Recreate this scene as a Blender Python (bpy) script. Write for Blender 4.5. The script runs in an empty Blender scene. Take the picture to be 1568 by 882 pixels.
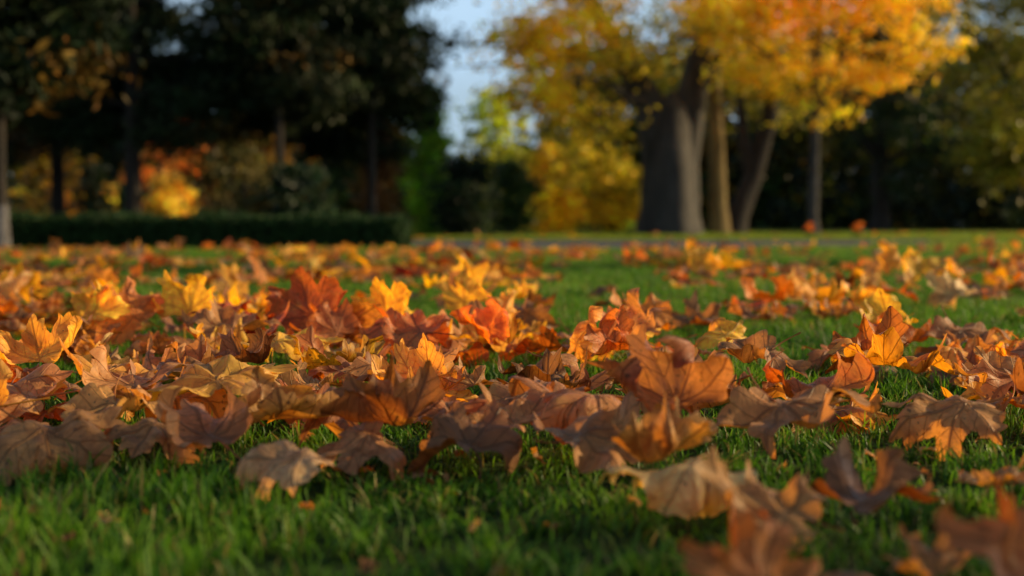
import bpy, math, numpy as np
from mathutils import Matrix, Vector, noise as mnoise
rng = np.random.default_rng(7)
R = math.radians
scene = bpy.context.scene
col = scene.collection

SUN_EL, SUN_AZ = 19.0, 76.0      # azimuth clockwise from +Y: sun stands to the right, slightly ahead

# ------------------------------------------------------------ helpers
def link(o, parent=None):
    col.objects.link(o)
    if parent is not None: o.parent = parent
    return o
def empty(name, loc=(0,0,0)):
    e = bpy.data.objects.new(name, None); e.location = loc; e.empty_display_size = .2
    return link(e)
def quad_mesh(name, verts, faces, colors=None, mats=(), smooth=False):
    me = bpy.data.meshes.new(name)
    v = np.asarray(verts, dtype=np.float32); f = np.asarray(faces, dtype=np.int32)
    me.vertices.add(len(v)); me.vertices.foreach_set("co", v.ravel())
    me.loops.add(f.size); me.loops.foreach_set("vertex_index", f.ravel())
    me.polygons.add(len(f))
    me.polygons.foreach_set("loop_start", np.arange(0, f.size, f.shape[1], dtype=np.int32))
    try: me.polygons.foreach_set("loop_total", np.full(len(f), f.shape[1], dtype=np.int32))
    except Exception: pass
    if smooth: me.polygons.foreach_set("use_smooth", np.ones(len(f), dtype=bool))
    me.update(calc_edges=True)
    if colors is not None:
        a = me.attributes.new("tint", 'FLOAT_COLOR', 'POINT')
        c = np.ones((len(v), 4), dtype=np.float32); c[:, :3] = colors
        a.data.foreach_set("color", c.ravel())
    for m in mats: me.materials.append(m)
    return me

# ------------------------------------------------------------ node helpers
def newmat(name):
    m = bpy.data.materials.new(name); m.use_nodes = True
    nt = m.node_tree; nt.nodes.clear(); return m, nt
def N(nt, t, **kw):
    n = nt.nodes.new(t)
    for k, v in kw.items(): setattr(n, k, v)
    return n
def M(nt, op, a, b=None, c=None, clamp=False):
    n = nt.nodes.new("ShaderNodeMath"); n.operation = op; n.use_clamp = clamp
    for i, x in enumerate((a, b, c)):
        if x is None: continue
        if isinstance(x, (int, float)): n.inputs[i].default_value = x
        else: nt.links.new(x, n.inputs[i])
    return n.outputs[0]
def MIX(nt, bt, fac, a, b):
    n = nt.nodes.new("ShaderNodeMix"); n.data_type = 'RGBA'; n.blend_type = bt
    for i, x in ((0, fac), (6, a), (7, b)):
        if isinstance(x, (int, float)): n.inputs[i].default_value = x
        elif isinstance(x, tuple): n.inputs[i].default_value = (*x, 1)
        else: nt.links.new(x, n.inputs[i])
    return n.outputs[2]
def MR(nt, v, a, b, c, d, smooth=False):
    n = nt.nodes.new("ShaderNodeMapRange")
    if smooth: n.interpolation_type = 'SMOOTHSTEP'
    nt.links.new(v, n.inputs[0])
    for i, x in enumerate((a, b, c, d)): n.inputs[i+1].default_value = x
    return n.outputs[0]
def NOISE(nt, vec, scale, detail=3, rough=.55):
    n = nt.nodes.new("ShaderNodeTexNoise"); n.inputs["Scale"].default_value = scale
    n.inputs["Detail"].default_value = detail; n.inputs["Roughness"].default_value = rough
    if vec is not None: nt.links.new(vec, n.inputs["Vector"])
    return n.outputs[0]
def RAMP(nt, v, stops):
    n = nt.nodes.new("ShaderNodeValToRGB"); e = n.color_ramp.elements
    while len(e) < len(stops): e.new(.5)
    for i, (p, c) in enumerate(stops): e[i].position = p; e[i].color = (*c, 1)
    nt.links.new(v, n.inputs[0]); return n.outputs[0]

def thin_shader(nt, color, transl, rough=.55, spec=.3, normal=None, tcol=None):
    """thin leaf: reflected part + transmitted part (transl = transmitted amount)"""
    p = N(nt, "ShaderNodeBsdfPrincipled")
    nt.links.new(color, p.inputs["Base Color"]); p.inputs["Roughness"].default_value = rough
    p.inputs["Specular IOR Level"].default_value = spec
    t = N(nt, "ShaderNodeBsdfTranslucent")
    nt.links.new(MIX(nt, 'MULTIPLY', 1., tcol if tcol is not None else color, (transl,)*3), t.inputs[0])
    if normal is not None:
        nt.links.new(normal, p.inputs["Normal"]); nt.links.new(normal, t.inputs["Normal"])
    mx = N(nt, "ShaderNodeAddShader")
    nt.links.new(p.outputs[0], mx.inputs[0]); nt.links.new(t.outputs[0], mx.inputs[1])
    o = N(nt, "ShaderNodeOutputMaterial"); nt.links.new(mx.outputs[0], o.inputs[0])

def mat_tint(name, transl, rough=.5, spec=.3, patchy=False):
    m, nt = newmat(name)
    a = N(nt, "ShaderNodeAttribute", attribute_name="tint")
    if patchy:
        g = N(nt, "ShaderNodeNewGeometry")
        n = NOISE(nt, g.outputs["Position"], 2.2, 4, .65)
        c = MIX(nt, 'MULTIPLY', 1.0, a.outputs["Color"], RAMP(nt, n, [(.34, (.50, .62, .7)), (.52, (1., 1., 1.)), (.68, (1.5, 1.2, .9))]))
    else:
        tc = N(nt, "ShaderNodeTexCoord")
        n = NOISE(nt, tc.outputs["Object"], 9, 1)
        c = MIX(nt, 'MULTIPLY', 1.0, a.outputs["Color"], RAMP(nt, n, [(.3, (.75, .75, .75)), (.7, (1.1, 1.1, 1.05))]))
    thin_shader(nt, c, transl, rough, spec)
    return m
mat_crown = mat_tint("foliage_leaves", .75)
mat_needles = mat_tint("conifer_needles", .15, .6, .15)
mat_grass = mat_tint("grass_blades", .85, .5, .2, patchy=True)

def mat_bark(name, c1, c2, sc=4):
    m, nt = newmat(name)
    tc = N(nt, "ShaderNodeTexCoord"); mp = N(nt, "ShaderNodeMapping")
    mp.inputs["Scale"].default_value = (1, 1, .25); nt.links.new(tc.outputs["Object"], mp.inputs[0])
    n = NOISE(nt, mp.outputs[0], sc, 6, .65); n2 = NOISE(nt, mp.outputs[0], sc*5, 4)
    v = M(nt, 'ADD', M(nt, 'MULTIPLY', n, .7), M(nt, 'MULTIPLY', n2, .3))
    c = RAMP(nt, v, [(.36, c1), (.6, c2)])
    p = N(nt, "ShaderNodeBsdfPrincipled"); p.inputs["Roughness"].default_value = .9
    nt.links.new(c, p.inputs["Base Color"])
    b = N(nt, "ShaderNodeBump"); b.inputs["Strength"].default_value = .8; b.inputs["Distance"].default_value = .08
    nt.links.new(v, b.inputs["Height"]); nt.links.new(b.outputs[0], p.inputs["Normal"])
    o = N(nt, "ShaderNodeOutputMaterial"); nt.links.new(p.outputs[0], o.inputs[0])
    return m
bark_grey = mat_bark("bark_grey", (.028, .024, .022), (.085, .074, .064), 3)
bark_dark = mat_bark("bark_dark", (.012, .009, .007), (.04, .027, .018), 5)
bark_sunlit = mat_bark("bark_sunlit", (.09, .055, .016), (.28, .19, .06), 4)  # yellowed bark: sunlight on the trunk put into the colour
bark_pale = mat_bark("pale_bark", (.08, .07, .07), (.20, .185, .185), 8)

# ------------------------------------------------------------ ground
def mat_ground():
    m, nt = newmat("lawn_ground"); tc = N(nt, "ShaderNodeTexCoord"); v = tc.outputs["Object"]
    n1 = NOISE(nt, v, 1.3, 6); n2 = NOISE(nt, v, 40, 4, .7); n3 = NOISE(nt, v, .35, 3)
    g = RAMP(nt, n2, [(.3, (.012, .02, .006)), (.5, (.03, .065, .010)), (.75, (.07, .12, .02))])
    soil = RAMP(nt, n2, [(.3, (.015, .010, .006)), (.7, (.06, .04, .02))])
    c = MIX(nt, 'MIX', MR(nt, n1, .5, .66, 0, .6), g, soil)
    c = MIX(nt, 'MIX', MR(nt, n3, .45, .65, 0, .5), c, (.18, .14, .02))
    p = N(nt, "ShaderNodeBsdfPrincipled"); p.inputs["Roughness"].default_value = .95
    p.inputs["Specular IOR Level"].default_value = .1
    nt.links.new(c, p.inputs["Base Color"])
    b = N(nt, "ShaderNodeBump"); b.inputs["Strength"].default_value = 1; b.inputs["Distance"].default_value = .04
    nt.links.new(n2, b.inputs["Height"]); nt.links.new(b.outputs[0], p.inputs["Normal"])
    o = N(nt, "ShaderNodeOutputMaterial"); nt.links.new(p.outputs[0], o.inputs[0]); return m
me = bpy.data.meshes.new("lawn_ground")
me.from_pydata([(-500, -200, 0), (500, -200, 0), (500, 900, 0), (-500, 900, 0)], [], [(0, 1, 2, 3)])
me.materials.append(mat_ground()); link(bpy.data.objects.new("lawn_ground", me))

# path
def mat_path():
    m, nt = newmat("asphalt_path"); tc = N(nt, "ShaderNodeTexCoord"); v = tc.outputs["Object"]
    n = NOISE(nt, v, 60, 4, .7); n2 = NOISE(nt, v, .8, 3)
    c = RAMP(nt, n, [(.3, (.065, .065, .068)), (.7, (.14, .14, .145))])
    c = MIX(nt, 'MULTIPLY', .6, c, RAMP(nt, n2, [(.3, (.6, .6, .6)), (.7, (1.3, 1.25, 1.2))]))
    p = N(nt, "ShaderNodeBsdfPrincipled"); p.inputs["Roughness"].default_value = .85; p.inputs["Specular IOR Level"].default_value = .2
    nt.links.new(c, p.inputs["Base Color"])
    o = N(nt, "ShaderNodeOutputMaterial"); nt.links.new(p.outputs[0], o.inputs[0]); return m
def path_hi(x): return 25.0 + .05*max(0, x-4)**1.2
def path_lo(x):
    t = min(1, max(0, (x+1.6)/1.0)); t = t*t*(3-2*t)
    return min(18.4*(1-t)+16.0*t + 1.3*max(0, x-2.5)**1.1, path_hi(x)-1.6)
xs = np.linspace(-60, 60, 241)
pv = []
for x in xs: pv += [(x, path_lo(x), .004), (x, path_hi(x), .004)]
pf = [(2*i, 2*i+2, 2*i+3, 2*i+1) for i in range(len(xs)-1)]
me = quad_mesh("asphalt_path", pv, pf, mats=[mat_path()]); link(bpy.data.objects.new("asphalt_path", me))

# ------------------------------------------------------------ grass
def grass_patch(name, size, n, h0, h1, w, seed, sun_warm=0.):
    r = np.random.default_rng(seed)
    p = r.uniform(-size/2, size/2, (n, 2)); a = r.uniform(0, 2*np.pi, n)
    k = int(n*.6); nc_ = max(4, n//34); cc = r.uniform(-size/2, size/2, (nc_, 2)); ci = r.integers(0, nc_, k)
    p[:k] = cc[ci] + r.normal(0, .010*size/.5, (k, 2))
    h = r.uniform(h0, h1, n)*np.where(r.random(n) < .06, 1.4, 1)
    h[:k] *= r.uniform(.65, 1.4, nc_)[ci]
    lean = r.uniform(.05, 1.0, n)**1.1; la = r.uniform(0, 2*np.pi, n)
    ww = w*r.uniform(.6, 1.3, n)
    d = np.stack([np.cos(la), np.sin(la)], 1); s = np.stack([np.cos(a), np.sin(a)], 1)
    lv = []
    for t, wt in ((0, 1.), (.4, .95), (.75, .65), (1., .12)):
        c = p + d*(lean*h*t**1.8)[:, None]; z = h*(t-.28*lean*t*t)
        for sg in (-1, 1):
            q = c + s*(sg*ww*wt/2)[:, None]; lv.append(np.column_stack([q, z]))
    V = np.stack(lv, 1).reshape(-1, 3)
    b = (np.arange(n)*8)[:, None]
    F = np.concatenate([b+np.array([[0, 1, 3, 2]]), b+np.array([[2, 3, 5, 4]]), b+np.array([[4, 5, 7, 6]])])
    base = np.array([.020, .080, .005]); mix = r.random(n)[:, None]
    c = base*(1-mix) + np.array([.125+sun_warm, .25+sun_warm*.5, .010])*mix  # extra yellow paints sunlight into the far blades
    dry = r.random(n) < .10; c[dry] = np.array([.22, .17, .045])
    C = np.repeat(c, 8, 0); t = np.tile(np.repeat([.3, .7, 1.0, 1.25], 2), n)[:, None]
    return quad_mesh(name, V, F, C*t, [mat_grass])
grass = empty("grass")
def scatter_grass(meshes, size, y0, y1, margin, pre):
    i = 0; y = y0
    while y < y1:
        half = .38*(y+size)+margin; nx = int(math.ceil(half/size))
        for ix in range(-nx, nx+1):
            x = ix*size
            yy = y+size/2
            if yy+size/2 > path_lo(x)+.2 and yy-size/2 < path_hi(x)-.2: continue
            o = bpy.data.objects.new(f"{pre}_{i}", meshes[rng.integers(len(meshes))]); i += 1
            o.location = (x, yy, 0); o.rotation_euler = (0, 0, rng.integers(4)*math.pi/2)
            o.scale = (1, 1, rng.uniform(.75, 1.2)); link(o, grass)
        y += size
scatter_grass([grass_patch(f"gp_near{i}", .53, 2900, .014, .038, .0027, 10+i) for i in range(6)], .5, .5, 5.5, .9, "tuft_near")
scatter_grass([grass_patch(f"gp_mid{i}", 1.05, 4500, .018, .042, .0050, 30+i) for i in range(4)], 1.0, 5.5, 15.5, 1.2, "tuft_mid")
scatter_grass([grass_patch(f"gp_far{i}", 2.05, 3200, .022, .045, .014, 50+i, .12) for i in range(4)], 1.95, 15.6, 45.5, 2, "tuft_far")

# ------------------------------------------------------------ fallen leaves
HALF = [(.0, 1.0), (.055, .87), (.10, .80), (.20, .76), (.18, .67), (.195, .58), (.225, .525), (.265, .50), (.34, .55), (.385, .60),
        (.46, .61), (.64, .76), (.62, .58), (.75, .52), (.63, .43), (.57, .335), (.54, .245), (.60, .205), (.68, .205), (.73, .13), (.92, .06),
        (.72, .0), (.66, -.13), (.50, -.12), (.38, -.24), (.26, -.15), (.12, -.16), (.03, -.03)]
CEN = np.array([0, .1])
def leaf_mesh(name, seed, hi=True, kx=None, ky=None, petiole=True, crum=1.2):
    r = np.random.default_rng(seed)
    left = [(-x, y) for x, y in HALF[1:]][::-1]
    pts = np.array(HALF + left, dtype=float)
    d = pts-CEN; ang = np.arctan2(d[:, 1], d[:, 0]); rad = np.hypot(d[:, 0], d[:, 1])
    rad = rad**r.uniform(.68, 1.0)      # some leaves have shallower sinuses
    rad *= 1 + .08*np.sin(2*ang+r.uniform(0, 6)) + .06*np.sin(5*ang+r.uniform(0, 6)) + r.normal(0, .03, len(rad))
    pts = CEN + np.stack([np.cos(ang), np.sin(ang)], 1)*rad[:, None]*np.array([r.uniform(.75, 1.1), 1])
    sub = 3 if hi else 1
    out = []
    n = len(pts)
    for i in range(n):
        a, b = pts[i], pts[(i+1) % n]
        nrm = np.array([b[1]-a[1], a[0]-b[0]])
        for k in range(sub):
            t = k/sub; out.append(a*(1-t)+b*t - nrm*.10*math.sin(math.pi*t))
    out = np.array(out); n = len(out)
    rings = [.12, .27, .42, .56, .70, .83, .93, 1.] if hi else [.35, .7, 1.]
    flat = [CEN.copy()] + [CEN+(out[i]-CEN)*t for t in rings for i in range(n)]
    flat = np.array(flat)
    faces = [(0, 1+i, 1+(i+1) % n) for i in range(n)]
    for k in range(len(rings)-1):
        o = 1+k*n
        faces += [(o+i, o+n+i, o+n+(i+1) % n, o+(i+1) % n) for i in range(n)]
    dd = flat-CEN; A = np.arctan2(dd[:, 1], dd[:, 0]); Rr = np.hypot(dd[:, 0], dd[:, 1])
    ribs = [math.pi/2] + [math.atan2(.66, s*.64) for s in (1, -1)] + [math.atan2(-.04, s*.92) for s in (1, -1)]
    dl = np.min([np.abs((A-q+math.pi) % (2*math.pi)-math.pi) for q in ribs], axis=0)
    fold = r.uniform(.12, .55)*r.choice([1, -1], p=[.7, .3])
    z = fold*Rr*np.minimum(dl, .45)
    for _ in range(9):
        f = r.uniform(2.5, 13, 2)*r.choice([-1, 1], 2); ph = r.uniform(0, 6)
        z += crum*r.uniform(.012, .042)*np.sin(flat@f+ph)*(.3+Rr)
    z += crum*r.uniform(.08, .26)*Rr**3*np.sin(A*r.integers(3, 8)+r.uniform(0, 6))
    P = np.column_stack([flat-CEN, z])
    def bend(P, phi, k):
        c, s = math.cos(phi), math.sin(phi)
        u = P[:, 0]*c+P[:, 1]*s; v = -P[:, 0]*s+P[:, 1]*c; w = P[:, 2]
        g = .65+.5*np.abs(u); th = u*k*g
        u2 = np.sin(th)/k/g - w*np.sin(th); w2 = (1-np.cos(th))/k/g + w*np.cos(th)
        return np.column_stack([u2*c-v*s, u2*s+v*c, w2])
    k1 = kx if kx is not None else r.choice([-1, 1], p=[.55, .45])*r.choice([r.uniform(.3, 1.4), r.uniform(1.4, 3.2)])
    k2 = ky if ky is not None else r.choice([-1, 1], p=[.6, .4])*r.uniform(.2, 1.7)
    P = bend(P, r.uniform(-.9, .9), k1); P = bend(P, math.pi/2+r.uniform(-.6, .6), k2)
    P[:, 2] += r.uniform(-.3, .5)*np.clip(Rr-.5, 0, 1)**1.4*(.5+.9*np.sin(A*2+r.uniform(0, 6)))
    V = [tuple(p) for p in P]; UV = [(p[0]*.5+.5, p[1]*.5+.5) for p in flat]
    if petiole:
        bi = 1+(len(rings)-1)*n + (len(HALF)-1)*sub
        p0 = np.array(P[bi]); pc = np.array(P[0]); di = p0-pc; di /= (np.linalg.norm(di)+1e-6)
        sd = np.array([r.uniform(-.5, .5), 0, r.uniform(-.3, .4)]); L = r.uniform(.3, .75); m0 = len(V); ns = 7
        for k in range(ns):
            t = k/(ns-1); c = pc*.3+p0*.7 + di*L*t + sd*L*t*t*.7; rr = .013*(1-.3*t)*(1.5 if k == ns-1 else 1)
            for q in range(5):
                a = q*2*math.pi/5; V.append((c[0]+rr*math.cos(a), c[1]+rr*.3*math.sin(a), c[2]+rr*math.sin(a))); UV.append((.5, .8))
        for k in range(ns-1):
            for q in range(5):
                faces.append((m0+k*5+q, m0+k*5+(q+1) % 5, m0+(k+1)*5+(q+1) % 5, m0+(k+1)*5+q))
    me = bpy.data.meshes.new(name); me.from_pydata(V, [], faces)
    uvl = me.uv_layers.new(name="UVMap")
    idx = np.zeros(len(me.loops), dtype=np.int32); me.loops.foreach_get("vertex_index", idx)
    uvl.data.foreach_set("uv", np.array(UV, dtype=np.float32)[idx].ravel())
    me.polygons.foreach_set("use_smooth", np.ones(len(me.polygons), dtype=bool))
    me.materials.append(mat_leaf); me.update(); return me

def make_leaf_mat():
    m, nt = newmat("dry_leaf")
    uv = N(nt, "ShaderNodeUVMap"); sp = N(nt, "ShaderNodeSeparateXYZ"); nt.links.new(uv.outputs[0], sp.inputs[0])
    x = M(nt, 'ABSOLUTE', M(nt, 'MULTIPLY_ADD', sp.outputs[0], 2, -1)); y = M(nt, 'MULTIPLY_ADD', sp.outputs[1], 2, -1.06)
    oi = N(nt, "ShaderNodeObjectInfo")
    ofs = N(nt, "ShaderNodeCombineXYZ")
    for i, k in enumerate((37., 91., 13.)): nt.links.new(M(nt, 'MULTIPLY', oi.outputs["Random"], k), ofs.inputs[i])
    va = N(nt, "ShaderNodeVectorMath", operation='ADD'); nt.links.new(uv.outputs[0], va.inputs[0]); nt.links.new(ofs.outputs[0], va.inputs[1])
    V = va.outputs[0]
    wob = M(nt, 'MULTIPLY', M(nt, 'SUBTRACT', NOISE(nt, V, 5, 1), .5), .06)
    ps, al = [], []
    for dx, dy in ((0., 1.), (.68, .733), (.999, .0)):
        al.append(M(nt, 'ADD', M(nt, 'MULTIPLY', x, dx), M(nt, 'MULTIPLY', y, dy)))
        ps.append(M(nt, 'ABSOLUTE', M(nt, 'ADD', M(nt, 'SUBTRACT', M(nt, 'MULTIPLY', x, dy), M(nt, 'MULTIPLY', y, dx)), wob)))
    pm = M(nt, 'MINIMUM', M(nt, 'MINIMUM', ps[0], ps[1]), ps[2])
    main = MR(nt, pm, .005, .020, 1, 0, True)
    sec = None
    for a, p in zip(al, ps):
        s = M(nt, 'FRACT', M(nt, 'MULTIPLY', M(nt, 'SUBTRACT', a, M(nt, 'MULTIPLY', p, 1.0)), 5.5))
        ln = MR(nt, M(nt, 'ABSOLUTE', M(nt, 'SUBTRACT', s, .5)), .02, .07, 1, 0, True)
        own = M(nt, 'LESS_THAN', p, M(nt, 'ADD', pm, .0005))
        v = M(nt, 'MULTIPLY', ln, own)
        sec = v if sec is None else M(nt, 'MAXIMUM', sec, v)
    vein = M(nt, 'MAXIMUM', main, M(nt, 'MULTIPLY', sec, .6))
    blot = NOISE(nt, V, 3.2, 4, .65); sm = NOISE(nt, V, 22, 3, .7)
    base = oi.outputs["Color"]
    c = MIX(nt, 'MULTIPLY', 1., base, RAMP(nt, sm, [(.3, (.66, .61, .53)), (.7, (1.2, 1.18, 1.1))]))
    c = MIX(nt, 'MIX', MR(nt, blot, .5, .66, 0, .92), c, MIX(nt, 'MULTIPLY', 1., base, (.45, .26, .17)))
    c = MIX(nt, 'MIX', MR(nt, blot, .28, .42, .4, 0), c, (.62, .36, .07))
    spots = MR(nt, NOISE(nt, V, 30, 1), .69, .73, 0, .85)
    c = MIX(nt, 'MIX', spots, c, (.05, .025, .012))
    vc = MIX(nt, 'MULTIPLY', 1., base, (.45, .32, .24))
    c = MIX(nt, 'MIX', M(nt, 'MULTIPLY', vein, .7), c, vc)
    geo = N(nt, "ShaderNodeNewGeometry")
    cb = MIX(nt, 'MIX', .30, c, (.42, .25, .13))
    c = MIX(nt, 'MIX', M(nt, 'MULTIPLY', geo.outputs["Backfacing"], .8), c, cb)
    tcol = MIX(nt, 'MIX', M(nt, 'MULTIPLY', vein, .7), MIX(nt, 'MULTIPLY', 1., c, (1.7, 1.22, .36)), MIX(nt, 'MULTIPLY', 1., base, (.45, .24, .08)))
    h = M(nt, 'ADD', M(nt, 'MULTIPLY', vein, -.8), M(nt, 'MULTIPLY', sm, .6))
    b = N(nt, "ShaderNodeBump"); b.inputs["Strength"].default_value = .8; b.inputs["Distance"].default_value = .0035
    nt.links.new(h, b.inputs["Height"])
    thin_shader(nt, c, .68, .5, .2, b.outputs[0], tcol)
    return m
mat_leaf = make_leaf_mat()

hi_leaves = [leaf_mesh(f"leaf_hi{i}", 100+i) for i in range(28)]
lo_leaves = [leaf_mesh(f"leaf_lo{i}", 200+i, hi=False, petiole=False) for i in range(16)]
ARCH = leaf_mesh("leaf_arch", 301, kx=-1.1, ky=-.85, crum=.8)
ARCH2 = leaf_mesh("leaf_arch2", 307, kx=-1.5, ky=-.5, crum=.9)
CURL = leaf_mesh("leaf_curl", 303, kx=2.9, ky=.9, crum=1.3)
CURL2 = leaf_mesh("leaf_curl2", 304, kx=-2.6, ky=-1.0, crum=1.3)
FLAT = leaf_mesh("leaf_flat", 305, kx=-.6, ky=.5, crum=1.)
CUP = leaf_mesh("leaf_cup", 306, kx=1.2, ky=1.0, crum=1.)
TAN=(.48,.235,.075); PALE=(.62,.40,.18); BROWN=(.22,.080,.026); PINK=(.40,.17,.07); ORANGE=(.72,.22,.015)
RED=(.42,.052,.008); YELLOW=(.92,.57,.022); GOLD=(.82,.43,.04); RUST=(.44,.12,.018)
leaves = empty("fallen_leaves"); cnt = [0]
def put(me, x, y, z, s, spin, taz, tilt, color, vv=None):
    o = bpy.data.objects.new(f"leaf_{cnt[0]}", me); cnt[0] += 1
    o.matrix_world = (Matrix.Translation((x, y, z)) @ Matrix.Rotation(R(taz), 4, 'Z') @ Matrix.Rotation(R(tilt), 4, 'X')
                      @ Matrix.Rotation(R(spin-taz), 4, 'Z') @ Matrix.Scale(s, 4))
    v = vv or rng.uniform(.72, 1.15); o.color = (min(1, color[0]*v), min(1, color[1]*v*rng.uniform(.9, 1.1)), color[2]*v, 1)
    link(o, leaves); return o
HERO = [
 (ARCH, -.40, 1.92, .085, .130, 20, 20, 20, GOLD), (ARCH2, -.225, 1.50, .055, .095, 80, 0, 10, (.74, .52, .27)),
 (FLAT, .33, 1.72, .075, .125, 200, -30, 14, PINK), (CURL2, .10, 1.76, .085, .135, 95, 10, 10, PINK),
 (CURL, .19, 1.66, .095, .120, 10, -15, 48, PINK), (CURL2, .18, 1.40, .060, .100, 150, 20, 16, PALE), (CURL, .15, 1.50, .055, .090, 250, 0, 10, TAN),
 (FLAT, .175, 1.00, .040, .076, 40, 25, 68, RUST), (FLAT, .385, 1.00, .028, .110, 30, 40, 42, RUST),
 (CURL, -.14, 1.72, .060, .108, 70, 25, 12, BROWN), (ARCH2, .58, 1.82, .070, .120, 100, -20, 14, TAN),
 (FLAT, -.52, 1.86, .060, .105, 190, 10, 10, TAN), (ARCH, -.44, 1.74, .050, .085, 170, 0, 12, TAN),
 (CUP, -.80, 2.40, .070, .115, 20, -20, 22, GOLD), (ARCH, -.62, 2.18, .070, .115, 300, 10, 16, GOLD), (FLAT, -.66, 1.93, .060, .11, 80, 30, 12, TAN),
 (CUP, -.45, 3.15, .10, .130, 15, 0, 66, RED), (hi_leaves[0], -.38, 3.05, .07, .11, 80, 10, 40, RUST),
 (hi_leaves[1], -.95, 3.20, .09, .10, 20, -25, 58, YELLOW), (hi_leaves[2], -.87, 3.25, .09, .11, 70, 20, 52, ORANGE),
 (hi_leaves[3], -.75, 3.30, .10, .12, -20, -10, 50, YELLOW), (hi_leaves[4], -.68, 3.35, .09, .11, 50, -30, 48, RED),
 (CUP, -.285, 3.25, .09, .11, 5, -20, 62, YELLOW), (FLAT, -.19, 2.90, .075, .13, 60, 10, 26, RUST), (ARCH, -.22, 3.0, .08, .11, 160, -10, 24, ORANGE),
 (hi_leaves[5], -.02, 3.40, .09, .105, 30, 20, 55, GOLD), (hi_leaves[6], -.13, 3.85, .09, .11, -10, -15, 60, YELLOW),
 (hi_leaves[7], -.19, 5.0, .09, .12, 20, -10, 60, YELLOW), (hi_leaves[8], .85, 6.4, .12, .13, 10, 10, 65, YELLOW),
 (hi_leaves[9], 1.60, 6.0, .14, .13, 0, -20, 68, YELLOW), (hi_leaves[10], 1.74, 6.1, .10, .13, 50, 15, 58, YELLOW), (hi_leaves[11], 1.50, 5.9, .07, .13, 100, 15, 40, GOLD),
 (hi_leaves[12], .36, 3.6, .07, .125, 90, 0, 24, ORANGE), (ARCH, .23, 2.9, .07, .10, 40, -10, 30, YELLOW), (ARCH2, .42, 2.8, .08, .11, 10, 10, 28, YELLOW),
 (CUP, .83, 3.1, .08, .105, 100, -10, 26, YELLOW), (FLAT, .45, 2.5, .07, .12, 130, 20, 16, PINK), (CURL, .62, 2.40, .075, .11, 60, -25, 36, RUST),
 (CURL, .19, 2.6, .075, .10, 100, 20, 30, RUST), (ARCH2, .07, 2.45, .07, .105, 220, -10, 14, PINK), (ARCH, -.43, 2.6, .08, .12, 340, -15, 18, YELLOW),
 (FLAT, -.58, 2.95, .08, .125, 30, 0, 20, TAN), (CUP, -.14, 2.15, .06, .10, 80, -20, 20, GOLD), (hi_leaves[13], 1.5, 4.8, .07, .13, 60, 0, 24, PALE),
 (hi_leaves[14], 1.15, 4.5, .07, .12, 20, 0, 34, YELLOW), (hi_leaves[15], 1.1, 5.2, .07, .13, 80, 0, 30, GOLD), (hi_leaves[16], -.05, 2.9, .08, .11, 30, 10, 35, ORANGE),
 (hi_leaves[17], .75, 2.1, .07, .11, 130, 10, 20, TAN), (ARCH, .98, 2.5, .07, .12, 60, 10, 18, PINK), (FLAT, .95, 3.0, .07, .12, 200, 10, 20, PINK),
 (hi_leaves[18], .02, 1.90, .07, .11, 200, 0, 12, PINK), (hi_leaves[19], .25, 1.95, .07, .11, 60, 20, 15, TAN), (hi_leaves[20], .70, 1.66, .06, .10, 100, 0, 12, PINK),
 (hi_leaves[21], -.05, 1.62, .05, .10, 20, 30, 16, BROWN), (hi_leaves[2], .08, 1.60, .06, .10, 300, 0, 12, TAN), (hi_leaves[5], -.30, 2.05, .06, .11, 80, 0, 14, RUST),
 (hi_leaves[8], .42, 1.92, .07, .11, 10, -20, 16, RUST), (hi_leaves[9], -.62, 1.78, .05, .10, 140, 0, 10, PINK), (hi_leaves[12], .24, 1.26, .04, .085, 60, 0, 20, TAN),
 (hi_leaves[22], -.24, 1.85, .06, .10, 120, 0, 14, BROWN), (hi_leaves[23], -.08, 1.82, .06, .09, 10, 0, 10, RUST), (hi_leaves[10], -.54, 2.02, .07, .11, 60, 0, 12, TAN),
 (hi_leaves[4], .27, 1.10, .02, .06, 160, 0, 12, BROWN), (hi_leaves[6], .34, 1.14, .02, .05, 20, 0, 20, TAN), (hi_leaves[7], -.31, 1.02, .02, .025, 20, 0, 40, RUST),
 (hi_leaves[24], .78, 1.95, .06, .12, 20, 0, 14, PINK), (hi_leaves[25], -.72, 2.05, .07, .12, 200, 0, 14, TAN), (hi_leaves[0], -.18, 2.30, .06, .12, 200, 0, 14, TAN),
 (hi_leaves[26], -.56, 1.70, .055, .11, 250, 0, 12, TAN), (hi_leaves[27], -.36, 1.68, .050, .10, 30, 0, 12, PINK), (hi_leaves[16], -.30, 1.78, .055, .11, 300, 0, 10, TAN),
 (hi_leaves[14], -.17, 1.66, .050, .11, 120, 0, 14, PINK), (hi_leaves[3], -.70, 1.85, .055, .12, 90, 0, 12, GOLD), (hi_leaves[1], -.47, 1.95, .065, .12, 160, 0, 16, TAN), (hi_leaves[17], .0, 1.72, .055, .10, 60, 0, 14, TAN),
]
for h in HERO: put(*h[:9])
near_pal = [(TAN, .27), (PINK, .21), (PALE, .09), (GOLD, .17), (BROWN, .12), (ORANGE, .03), (RUST, .11)]
mid_pal = [(TAN, .18), (PINK, .13), (PALE, .06), (GOLD, .19), (BROWN, .11), (ORANGE, .08), (RUST, .12), (RED, .02), (YELLOW, .12)]
def pick(pal):
    w = np.array([p[1] for p in pal]); return pal[rng.choice(len(pal), p=w/w.sum())][0]
def dens(x, y):
    return mnoise.noise((x*1.5+3.1, y*1.1, .3)) + .5*mnoise.noise((x*3.3, y*2.5, 5.))
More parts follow.
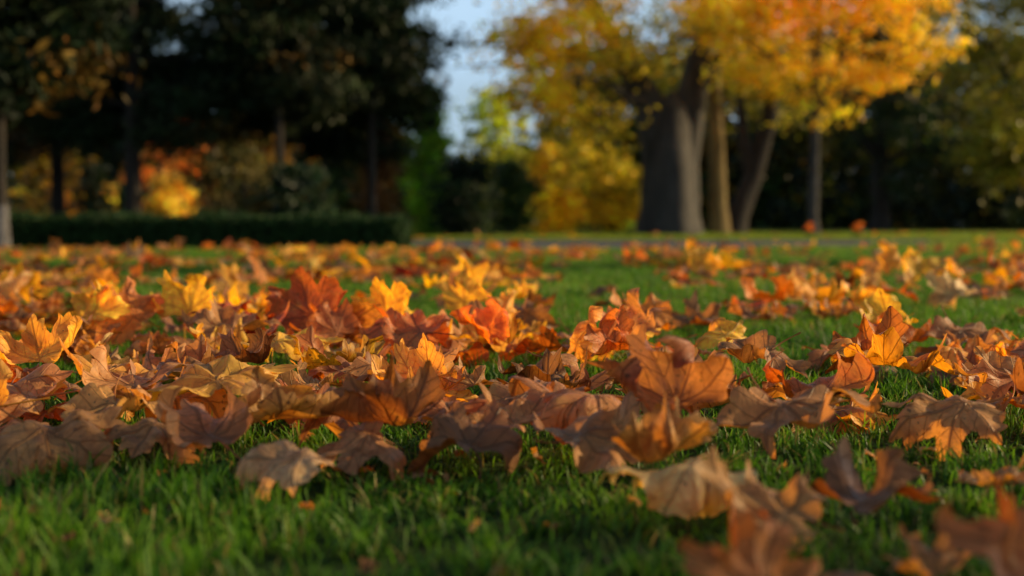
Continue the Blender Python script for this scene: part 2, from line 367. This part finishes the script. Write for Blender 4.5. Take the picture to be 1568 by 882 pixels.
zones = [(1.75, 2.1, 50., hi_leaves), (2.1, 5.0, 60., hi_leaves), (5.0, 9.0, 42., lo_leaves), (9.0, 14.5, 22., lo_leaves), (14.5, 18., 3.0, lo_leaves), (18, 26, .8, lo_leaves), (26, 42., 1.6, lo_leaves)]
for y0, y1, den, meshes in zones:
    wmax = .38*y1+1.0; area = (y1-y0)*2*wmax
    for _ in range(int(area*den)):
        x = rng.uniform(-wmax, wmax); y = rng.uniform(y0, y1)
        if abs(x) > .38*y+1.0: continue
        dn = dens(x, y); pr = np.clip(.54+2.4*dn, .03, 1)
        if y < 6 and ((x+.25)**2/.25+(y-5.2)**2/.8 < 1): pr *= .2
        if 2.6 < y < 5 and abs(x-.1-.1*y) < .14: pr *= .25
        if y > 3.3 and x > 0: pr *= .55
        if rng.random() > pr: continue
        near = y < 2.7
        c = pick(near_pal if near else mid_pal)
        tilt = abs(rng.normal(0, 12)); z = .026+abs(rng.normal(0, .015))
        if rng.random() < .08 and not near: tilt = rng.uniform(35, 75); z += .035
        sc = rng.uniform(.075, .135) if rng.random() < .75 else rng.uniform(.045, .075)
        put(meshes[rng.integers(len(meshes))], x, y, z, sc, rng.uniform(0, 360), rng.uniform(0, 360), tilt, c, rng.uniform(.55, 1.15))
for x, y, c in [(-.9, 1.7, TAN), (-1.0, 2.0, PINK), (.85, 1.6, TAN), (1.0, 1.9, GOLD), (-.75, 1.62, BROWN), (.33, 1.33, BROWN), (.48, 1.42, TAN)]:
    put(hi_leaves[rng.integers(18)], x, y, .038, rng.uniform(.06, .1), rng.uniform(0, 360), rng.uniform(0, 360), rng.uniform(3, 14), c)
for _ in range(300):
    y = rng.uniform(1.0, 3.5); x = rng.uniform(-.38*y-.4, .38*y+.4)
    put(lo_leaves[rng.integers(14)], x, y, rng.uniform(.010, .028), rng.uniform(.006, .018), rng.uniform(0, 360), rng.uniform(0, 360), rng.uniform(0, 60), pick([(TAN, 1), (BROWN, 1.5), (PALE, .6)]))

# ------------------------------------------------------------ trees
def tube(path, radii, sides=14, rough=.06, seed=0):
    r = np.random.default_rng(seed)
    path = np.array(path, float); radii = np.array(radii, float)
    m = 6; T = np.linspace(0, len(path)-1, (len(path)-1)*m+1); i0 = np.minimum(T.astype(int), len(path)-2); f = T-i0
    fs = f*f*(3-2*f)*.35+f*.65
    P = path[i0]*(1-fs)[:, None]+path[i0+1]*fs[:, None]; rr = radii[i0]*(1-f)+radii[i0+1]*f
    V = []; lob = r.uniform(0, 6)
    for k in range(len(P)):
        d = P[min(k+1, len(P)-1)]-P[max(k-1, 0)]; d /= np.linalg.norm(d)+1e-9
        a = np.cross(d, [0, 1, 0.01]); a /= np.linalg.norm(a); b = np.cross(d, a)
        for q in range(sides):
            t = q*2*math.pi/sides
            w = rr[k]*(1+rough*math.sin(3*t+lob+k*.15)+rough*.7*math.sin(5*t-lob)+r.normal(0, rough*.35))
            V.append(P[k]+a*math.cos(t)*w+b*math.sin(t)*w)
    F = [(k*sides+q, k*sides+(q+1) % sides, (k+1)*sides+(q+1) % sides, (k+1)*sides+q) for k in range(len(P)-1) for q in range(sides)]
    return np.array(V), np.array(F)
def wood(name, tubes, mat, parent):
    Vs, Fs, o = [], [], 0
    for i, (p, rd) in enumerate(tubes):
        v, f = tube(p, rd, seed=i, sides=14 if max(rd) > .15 else 8); Vs.append(v); Fs.append(f+o); o += len(v)
    me = quad_mesh(name, np.concatenate(Vs), np.concatenate(Fs), mats=[mat], smooth=True)
    return link(bpy.data.objects.new(name, me), parent)
def foliage(name, blobs, parent, mat=None, leaf=.12, aspect=.6, seed=1, bias=2.4):
    """blobs: (x,y,z, rx,ry,rz, clumps, leaves_per_clump, clump_r, colour)"""
    r = np.random.default_rng(seed); Ps, Cs = [], []
    for (x, y, z, rx, ry, rz, nc, nl, cr, c) in blobs:
        nc = int(nc); d = r.normal(0, 1, (nc, 3)); d /= np.linalg.norm(d, axis=1)[:, None]
        rad = r.random(nc)**(1/bias)*(1+.12*r.normal(0, 1, nc))
        cc = np.array([x, y, z])+d*rad[:, None]*np.array([rx, ry, rz])
        keep = cc[:, 2] > .02; cc = cc[keep]; nc = len(cc)
        clv = r.uniform(.55, 1.35, nc)*np.where(r.random(nc) < .15, .6, 1)
        p = np.repeat(cc, nl, 0)+r.normal(0, 1, (nc*nl, 3))*np.array([1, 1, .55])*cr*np.repeat(r.uniform(.5, 1.3, nc), nl)[:, None]
        p[:, 2] = np.maximum(p[:, 2], .03)
        k = np.repeat(clv, nl)*r.uniform(.75, 1.25, nc*nl)
        hue = r.normal(0, .12, nc*nl)
        cl = np.array(c)[None]*k[:, None]; cl[:, 0] *= 1+hue; cl[:, 1] *= 1-hue*.3
        Ps.append(p); Cs.append(cl)
    p = np.concatenate(Ps); c = np.clip(np.concatenate(Cs), .003, .88); n = len(p)
    a = r.normal(0, 1, (n, 3)); a[:, 2] -= .3; a /= np.linalg.norm(a, axis=1)[:, None]
    b = np.cross(a, r.normal(0, 1, (n, 3))); b /= np.linalg.norm(b, axis=1)[:, None]
    L = (leaf*r.uniform(.6, 1.35, n))[:, None]; W = L*aspect
    V = np.stack([p-a*L*.5, p+b*W*.5-a*L*.05, p+a*L*.5, p-b*W*.5-a*L*.05], 1).reshape(-1, 3)
    F = np.arange(4*n).reshape(n, 4)
    me = quad_mesh(name, V, F, np.repeat(c, 4, 0), [mat or mat_crown])
    return link(bpy.data.objects.new(name, me), parent)
def limbs_to(fork, blobs, r0, seed=0):
    r = np.random.default_rng(seed); out = []
    for b in blobs:
        e = np.array(b[:3]); f = np.array(fork); m = (e+f)/2+np.array([0, 0, .12*np.linalg.norm(e-f)])+r.normal(0, .15, 3)
        out.append(([f, m, e, e+(e-m)*.5+r.normal(0, .3, 3)], [r0, r0*.6, r0*.33, r0*.08]))
        for _ in range(3):
            t = e+r.normal(0, .7, 3)*np.array(b[3:6]); out.append(([m, (m+t)/2+r.normal(0, .12, 3), t], [r0*.4, r0*.22, .015]))
    return out

YEL=(.84,.56,.02); YOR=(.88,.51,.013); GOL=(.56,.42,.018); OLIVE=(.24,.21,.015); DOLIVE=(.08,.08,.010); GRN=(.035,.065,.010); DGRN=(.014,.028,.008); BGRN=(.20,.34,.015); ORG=(.75,.24,.02); BRN=(.18,.08,.018)

# big plane tree
t = empty("plane_tree")
bl = [(.3, 34.6, 4.6, 1.2, 1.6, .9, 62, 22, .24, YEL), (1.6, 34.2, 5.4, 1.4, 2, 1.0, 85, 22, .26, YEL), (.6, 34.2, 3.4, 1.0, 1.3, .7, 42, 20, .24, YEL),
      (1.7, 34.8, 2.8, 1.2, 1.6, .8, 50, 20, .26, GOL), (2.6, 34.4, 4.3, 1.3, 1.8, .7, 40, 20, .27, GOL), (2.1, 37.5, 1.9, 1.0, 1.2, .8, 46, 20, .25, GOL),
      (5.2, 34.2, 5.5, 1.7, 2, 1.0, 80, 22, .27, YEL), (6.6, 36, 4.5, 1.5, 2, .9, 45, 20, .28, GOL), (4.2, 38.5, 5.4, 2.6, 1.6, 1.2, 60, 20, .3, OLIVE),
      (2.0, 36, 7.2, 2.6, 2.6, 1.4, 80, 18, .4, YEL), (6.0, 36, 7.6, 2.6, 2.6, 1.5, 80, 18, .4, YEL)]
foliage("crown", bl, t, leaf=.17, seed=11)
wood("trunk_and_limbs", [([(3.70, 36, -.05), (3.70, 36, .5), (3.72, 36, 1.8), (3.55, 36, 3.2), (2.7, 35.8, 4.6), (1.8, 35.6, 6.2)], [.66, .50, .44, .40, .26, .16]),
                         ([(4.26, 36.1, -.05), (4.26, 36.1, .5), (4.26, 36.1, 1.8), (4.50, 36.1, 3.4), (4.9, 36.1, 5.2), (5.5, 36.2, 8)], [.62, .48, .44, .40, .30, .15]),
                         ([(3.98, 35.72, -.05), (3.98, 35.72, .6), (3.98, 35.75, 2.0), (4.02, 35.85, 3.1), (4.05, 36, 3.6)], [.66, .58, .54, .40, .1])]
     + limbs_to((3.6, 36, 3.3), bl[:5], .13, 3)+limbs_to((4.8, 36.1, 4.4), bl[6:9], .15, 4), bark_grey, t)
t = empty("plane_tree")
bl = [(5.3, 39.5, 4.2, 1.8, 1.4, 1.0, 50, 20, .3, OLIVE), (7.6, 40, 3.9, 1.8, 1.6, .9, 55, 20, .3, OLIVE), (6.4, 40, 6.2, 2.8, 2, 1.6, 80, 18, .4, OLIVE)]
foliage("crown", bl, t, leaf=.17, seed=12)
wood("trunk_and_limbs", [([(5.55, 38, -.05), (5.50, 38, .7), (5.45, 38.1, 2.6), (5.4, 38.4, 4.5)], [.32, .24, .21, .15])], bark_sunlit, t)
wood("leaning_stem", [([(5.95, 38.4, -.05), (6.08, 38.4, .5), (6.5, 38.6, 1.5), (7.0, 38.8, 3.2), (7.2, 39, 5)], [.38, .30, .26, .22, .12]),
                      ([(6.5, 38.6, 1.5), (6.25, 38.6, 2.6), (6.1, 38.6, 4.4)], [.20, .15, .08])], bark_dark, t)
# golden tree with slim trunk
t = empty("golden_maple_tree")
bl = [(7.0, 33.5, 5.2, 1.6, 1.6, 1.0, 100, 24, .23, YOR), (5.2, 33, 4.9, 1.2, 1.3, .9, 65, 24, .22, YEL), (8.9, 33.5, 5.6, 1.4, 1.5, .9, 75, 24, .22, YOR),
      (6.3, 33.6, 3.7, 1.5, 1.4, .6, 55, 22, .22, YEL), (8.1, 33.8, 3.7, 1.4, 1.4, .6, 45, 22, .22, YOR), (9.8, 34, 4.5, 1.0, 1.2, .5, 35, 22, .2, YEL),
      (4.9, 33.4, 6.2, 1.4, 1.4, .8, 60, 20, .25, YEL), (7.4, 34, 7.0, 2.2, 2, 1.0, 80, 18, .3, YOR),
      (7.2, 33.6, 2.9, .8, .8, .4, 14, 16, .2, YEL)]
foliage("crown", bl, t, leaf=.14, seed=13)
wood("trunk_and_limbs", [([(7.18, 34, -.05), (7.17, 34, .4), (7.2, 34, 2.4), (7.25, 34, 4.5), (7.3, 34, 7.6)], [.20, .14, .12, .10, .03])]+limbs_to((7.22, 34, 2.9), bl[:6], .06, 5), bark_grey, t)
# dark trees at right
for (x, y, h, rr, cc, sd) in [(14.2, 55, 9, .36, GRN, 21), (17.6, 47, 8.5, .33, OLIVE, 22), (22.5, 57, 10, .35, OLIVE, 23)]:
    t = empty("oak_tree"); r = np.random.default_rng(sd)
    bl = []
    for k in range(20):
        a = r.uniform(0, 6.3); q = r.uniform(.2, 1)*3.4
        zz = r.uniform(.20, 1.0)*h; bl.append((x+q*math.cos(a), y+q*math.sin(a), zz, 1.6, 1.6, .95, 42, 18, .3, tuple(np.array(cc)*r.uniform(.4, 1.2))))
    foliage("crown", bl, t, leaf=.20, seed=sd)
    wood("trunk_and_limbs", [([(x, y, -.05), (x+.03, y, .6), (x-.05, y, 2.4), (x+.2, y, h*.6), (x, y, h*.9)], [rr*1.35, rr, rr*.85, rr*.5, .06])]+limbs_to((x, y, 2.6), bl[:6], rr*.4, sd), bark_dark, t)

# pines on the left
def pine(x, y, r0, h, z0, rad, n, sd, c1=DGRN, c2=(.028, .040, .012), lean=0, sun_fleck=.1, pale_foot=False):
    t = empty("pine_tree"); r = np.random.default_rng(sd); bl = []; tb = []
    tb.append(([(x, y, -.05), (x, y, .4), (x+lean*.3, y, h*.35), (x+lean, y, h)], [r0*1.4, r0, r0*.75, .04]))
    for k in range(n):
        f = (k+.5)/n; zz = z0+(h-z0)*f; a = r.uniform(0, 6.28)+k*2.4; q = rad*(1-.75*f**1.5)*r.uniform(.5, 1.1)
        tx = x+lean*zz/h; e = np.array([tx+q*math.cos(a), y+q*math.sin(a), zz-.12*q])
        cc = np.array(c1 if r.random() < .6 else c2)*r.uniform(.6, 1.3)
        if r.random() < sun_fleck: cc = np.array([.24, .13, .02])*r.uniform(.4, 1)  # gold-brown branch colour stands in for sunlit bits of the crown
        for w, sc in ((.55, .6), (1.0, .8)):
            p = np.array([tx, y, zz])*(1-w)+e*w
            bl.append((*p, .75*sc+.1, .75*sc+.1, .34*sc+.1, 17, 26, .2, tuple(cc)))
        tb.append(([(tx, y, zz-.1), ((tx+e[0])/2, (y+e[1])/2, zz+.05), tuple(e)], [r0*.28, r0*.18, .012]))
    foliage("needles", bl, t, mat=mat_needles, leaf=.20, aspect=.30, seed=sd)
    wood("trunk_and_branches", tb, bark_dark, t)
    if pale_foot:
        wood("pale_base", [([(x, y, -.05), (x, y, .25), (x, y, .50)], [r0*1.52, r0*1.28, r0*1.16])], bark_pale, t)  # paler bark tone around the foot of the trunk
pine(-7.45, 28, .17, 8.2, 2.1, 2.7, 44, 31)
pine(-2.95, 30, .10, 7.0, 2.7, 1.4, 34, 32)
pine(-5.72, 15.9, .085, 6.0, 1.7, 1.25, 30, 33, sun_fleck=.2, pale_foot=True)
pine(-5.2, 32, .15, 7.8, 2.1, 2.2, 46, 34, sun_fleck=.3)
pine(-10.2, 32, .16, 8.6, 2.3, 2.6, 44, 35, sun_fleck=.25)
pine(-4.4, 27, .09, 6.8, 2.6, 1.3, 28, 36)
pine(-13.5, 30, .18, 8.6, 1.5, 3, 40, 37)

def simple_tree(name, x, y, w, h, c, sd, n=200, leaf=.1, cone=True, mat=None, bark=bark_dark, var=(.6, 1.5)):
    t = empty(name); bl = []; r = np.random.default_rng(sd)
    L = 9
    for k in range(L):
        f = (k+.3)/L; ww = w*(1-f)**.7 if cone else w*math.sqrt(max(.05, 1-(2*f-.9)**2*.8))
        for _ in range(2):
            a = r.uniform(0, 6.28)
            bl.append((x+ww*.35*math.cos(a), y+ww*.35*math.sin(a), .15+h*f, ww*.75, ww*.75, h/L*1.1, n/L/2+3, 22, .14, tuple(np.array(c)*r.uniform(*var))))
    foliage("foliage", bl, t, leaf=leaf, seed=sd, mat=mat)
    wood("stem", [([(x, y, -.05), (x+.03, y, h*.4), (x, y, h*.85)], [.12, .09, .02])], bark, t)
simple_tree("cypress_tree", -3.05, 33, .65, 3.1, BRN, 41, 260)
simple_tree("conifer_tree", -2.0, 35, .80, 3.5, BGRN, 42, 300, leaf=.12)
simple_tree("shrub", -1.1, 33.5, .95, 1.7, DGRN, 43, 260, cone=False)
simple_tree("shrub", -.1, 35.5, .9, 1.6, GRN, 44, 220, cone=False)
simple_tree("yellow_shrub", 1.2, 41.5, 1.3, 2.4, YEL, 45, 260, cone=False, leaf=.14)
simple_tree("yellow_shrub", 3.1, 42, 1.2, 2.0, GOL, 46, 240, cone=False, leaf=.14)
simple_tree("birch_tree", -.6, 58, 1.8, 5.6, (.40, .42, .02), 47, 320, cone=False, leaf=.18)
# autumn trees glimpsed between the pines (sunlit clearing)
simple_tree("orange_maple_tree", -9.6, 41, 1.7, 3.2, (.88, .36, .05), 48, 80, cone=False, leaf=.2, var=(.08, 1.2))
simple_tree("orange_maple_tree", -6.9, 41, 1.5, 2.6, (.60, .32, .03), 49, 35, cone=False, leaf=.2, var=(.05, 1.0))
simple_tree("yellow_shrub", -13.0, 41, 1.8, 2.3, (.88, .54, .04), 50, 70, cone=False, leaf=.2, var=(.08, 1.2))
simple_tree("sun_patch_shrub", -9.3, 38.6, .8, 1.35, (.95, .66, .09), 54, 110, cone=False, leaf=.18, var=(.5, 1.2))  # bright foliage added to give a sun patch behind the pines
# undergrowth behind the hedge
for i, (x, y, w_, h_, c) in enumerate([(-4.9, 26, .9, 1.5, (.09, .07, .012)), (-3.9, 25.5, .7, 1.2, DGRN), (-5.9, 29, 1.0, 2.2, (.12, .08, .015)), (-12.6, 34, 1.0, 2.0, DGRN), (-10.9, 37, .6, 1.6, DGRN), (-6.6, 36, .8, 1.7, (.05, .04, .01))]):
    simple_tree("shrub", x, y, w_, h_, c, 400+i, 80, cone=False, leaf=.11)
def put_clump(x, y, c, sd, s=.07):
    t = empty("bright_clump")
    foliage("clump_top", [(x, y, .20, s, s, s, 14, 14, .03, c)], t, leaf=.05, seed=sd)
    foliage("leaves", [(x, y, .08, s, s, .06, 12, 14, .03, GRN)], t, leaf=.05, seed=sd+1)
    wood("stems", [([(x+dx, y, 0), (x+dx*1.2, y, .1), (x+dx*1.5, y, .2)], [.008, .006, .004]) for dx in (-.03, 0, .03)], bark_dark, t)
put_clump(6.9, 33, ORG, 51, .09); put_clump(8.1, 33.3, ORG, 52, .12); put_clump(2.65, 32, BGRN, 53, .14)  # orange clumps added in place of sunlit leaf litter

# distant tree belt
bl = []; r = np.random.default_rng(77)
for k in range(190):
    x = r.uniform(-60, 60); y = r.uniform(66, 92)
    b = x/y
    top = 3.4 if -.085 < b < .03 else 9.0
    for zf in (.15, .5, .85):
        c = [DOLIVE, GRN, OLIVE, (.14, .10, .015), DGRN, DGRN][r.integers(6)]
        bl.append((x, y, top*zf, 2.8 if top > 5 else 1.8, 2.2, top*.2, 26, 16, .5, tuple(np.array(c)*r.uniform(.6, 1.5))))
for k in range(110):      # dense understorey of the belt
    x = -64+128*k/109+r.uniform(-.5, .5); y = 96+r.uniform(-2, 2)
    bl.append((x, y, 1.7, 1.6, 1.2, 1.9, 60, 16, .4, tuple(np.array(GRN)*r.uniform(.4, 1.3))))
    if not -.085 < x/y < .04:
        bl.append((x, y, 4.6+r.uniform(-.6, .8), 1.7, 1.2, 1.9, 50, 16, .42, tuple(np.array([GRN, DOLIVE, DOLIVE, OLIVE][r.integers(4)])*r.uniform(.4, 1.2))))
foliage("distant_trees", bl, None, leaf=.46, seed=78)

# hedge
t = empty("box_hedge")
r = np.random.default_rng(5)
def box_leaves(x0, x1, y0, y1, h, n, c):
    p = r.uniform((x0, y0, .02), (x1, y1, h), (n, 3))
    m = r.random(n); f = m < .4; p[f, 1] = y0+r.normal(0, .03, f.sum()); g = (m >= .4) & (m < .75); p[g, 2] = h+r.normal(0, .028, g.sum())+.025*np.sin(p[g, 0]*5)
    e = (m >= .75) & (m < .82); p[e, 0] = x1+r.normal(0, .03, e.sum())
    p[:, 2] = np.maximum(p[:, 2], .01)
    cl = np.array(c)*r.uniform(.5, 1.6, (n, 1)); a = r.normal(0, 1, (n, 3)); a /= np.linalg.norm(a, axis=1)[:, None]
    b = np.cross(a, r.normal(0, 1, (n, 3))); b /= np.linalg.norm(b, axis=1)[:, None]
    L = r.uniform(.03, .06, (n, 1)); V = np.stack([p-a*L*.5, p+b*L*.3, p+a*L*.5, p-b*L*.3], 1).reshape(-1, 3)
    return V, cl
V, C = box_leaves(-9.5, -1.3, 16.3, 17.6, .36, 42000, (.024, .055, .012))
link(bpy.data.objects.new("leaves", quad_mesh("hedge_leaves", V, np.arange(len(V)).reshape(-1, 4), np.repeat(C, 4, 0), [mat_needles])), t)
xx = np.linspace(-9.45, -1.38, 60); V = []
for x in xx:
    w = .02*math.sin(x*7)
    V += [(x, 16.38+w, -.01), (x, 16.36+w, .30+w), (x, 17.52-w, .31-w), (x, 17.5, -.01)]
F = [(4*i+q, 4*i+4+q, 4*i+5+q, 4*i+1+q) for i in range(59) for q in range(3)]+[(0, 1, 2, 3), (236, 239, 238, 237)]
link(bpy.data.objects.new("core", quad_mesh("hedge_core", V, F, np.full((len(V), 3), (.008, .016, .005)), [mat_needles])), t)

# unseen trees added right of the frame to shade the foreground and mid lawn
def shade_tree(x, y, h, zc, rad, n, c, sd, rr=.2):
    t = empty("offscreen_shade_tree"); r = np.random.default_rng(sd); bl = []
    for k in range(n):
        a = r.uniform(0, 6.3); q = r.uniform(.1, 1)*rad; zz = r.uniform(zc, h)
        bl.append((x+q*math.cos(a), y+q*math.sin(a), zz, 1.0, 1.0, .6, 16, 18, .22, c))
    foliage("crown", bl, t, leaf=.16, seed=sd)
    wood("trunk_and_limbs", [([(x, y, -.05), (x, y, .5), (x+.1, y, h*.5), (x, y, h*.9)], [rr*1.3, rr, rr*.7, .05])]+limbs_to((x, y, zc*.8), bl[:6], rr*.4, sd), bark_grey, t)
shade_tree(11.5, 2.2, 7, 2.3, 1.6, 30, OLIVE, 91)
shade_tree(17, 13.4, 9.5, 5.0, 1.2, 8, YEL, 92)

# ------------------------------------------------------------ world, sun, camera
w = bpy.data.worlds.new("World"); scene.world = w; w.use_nodes = True; nt = w.node_tree; nt.nodes.clear()
sky = N(nt, "ShaderNodeTexSky"); sky.sky_type = 'NISHITA'; sky.sun_disc = False
sky.sun_elevation = R(SUN_EL); sky.sun_rotation = R(SUN_AZ)
tc = N(nt, "ShaderNodeTexCoord"); mp = N(nt, "ShaderNodeMapping"); mp.inputs["Scale"].default_value = (1, 1, 3.2)
nt.links.new(tc.outputs["Generated"], mp.inputs[0])
sz = N(nt, "ShaderNodeSeparateXYZ"); nt.links.new(tc.outputs["Generated"], sz.inputs[0])
cl = MR(nt, NOISE(nt, mp.outputs[0], 3.0, 7, .6), .36, .64, .6, 1.0, True)
cl = M(nt, 'MULTIPLY', cl, MR(nt, sz.outputs[2], .20, .40, 1, .10, True))     # haze and cloud bank low over the trees
c = MIX(nt, 'MIX', cl, sky.outputs[0], (7.4, 10.4, 13.4))
bg = N(nt, "ShaderNodeBackground"); bg.inputs[1].default_value = .072; nt.links.new(c, bg.inputs[0])
o = N(nt, "ShaderNodeOutputWorld"); nt.links.new(bg.outputs[0], o.inputs[0])

sl = bpy.data.lights.new("sun", 'SUN'); sl.energy = 5.0; sl.angle = R(.5); sl.color = (1, .76, .40)
so = link(bpy.data.objects.new("sun", sl))
e, a = R(SUN_EL), R(SUN_AZ)
dv = -Vector((math.sin(a)*math.cos(e), math.cos(a)*math.cos(e), math.sin(e)))
so.rotation_euler = dv.to_track_quat('-Z', 'Y').to_euler()

cam = bpy.data.cameras.new("camera"); cam.lens = 50; cam.sensor_width = 36; cam.clip_start = .05; cam.clip_end = 2000
cam.dof.use_dof = True; cam.dof.focus_distance = 2.2; cam.dof.aperture_fstop = 3.2
co = link(bpy.data.objects.new("camera", cam)); co.location = (0, 0, .30); co.rotation_euler = (R(90-2.6), 0, 0)
scene.camera = co
scene.view_settings.view_transform = 'Standard'; scene.view_settings.look = 'None'; scene.view_settings.exposure = 0
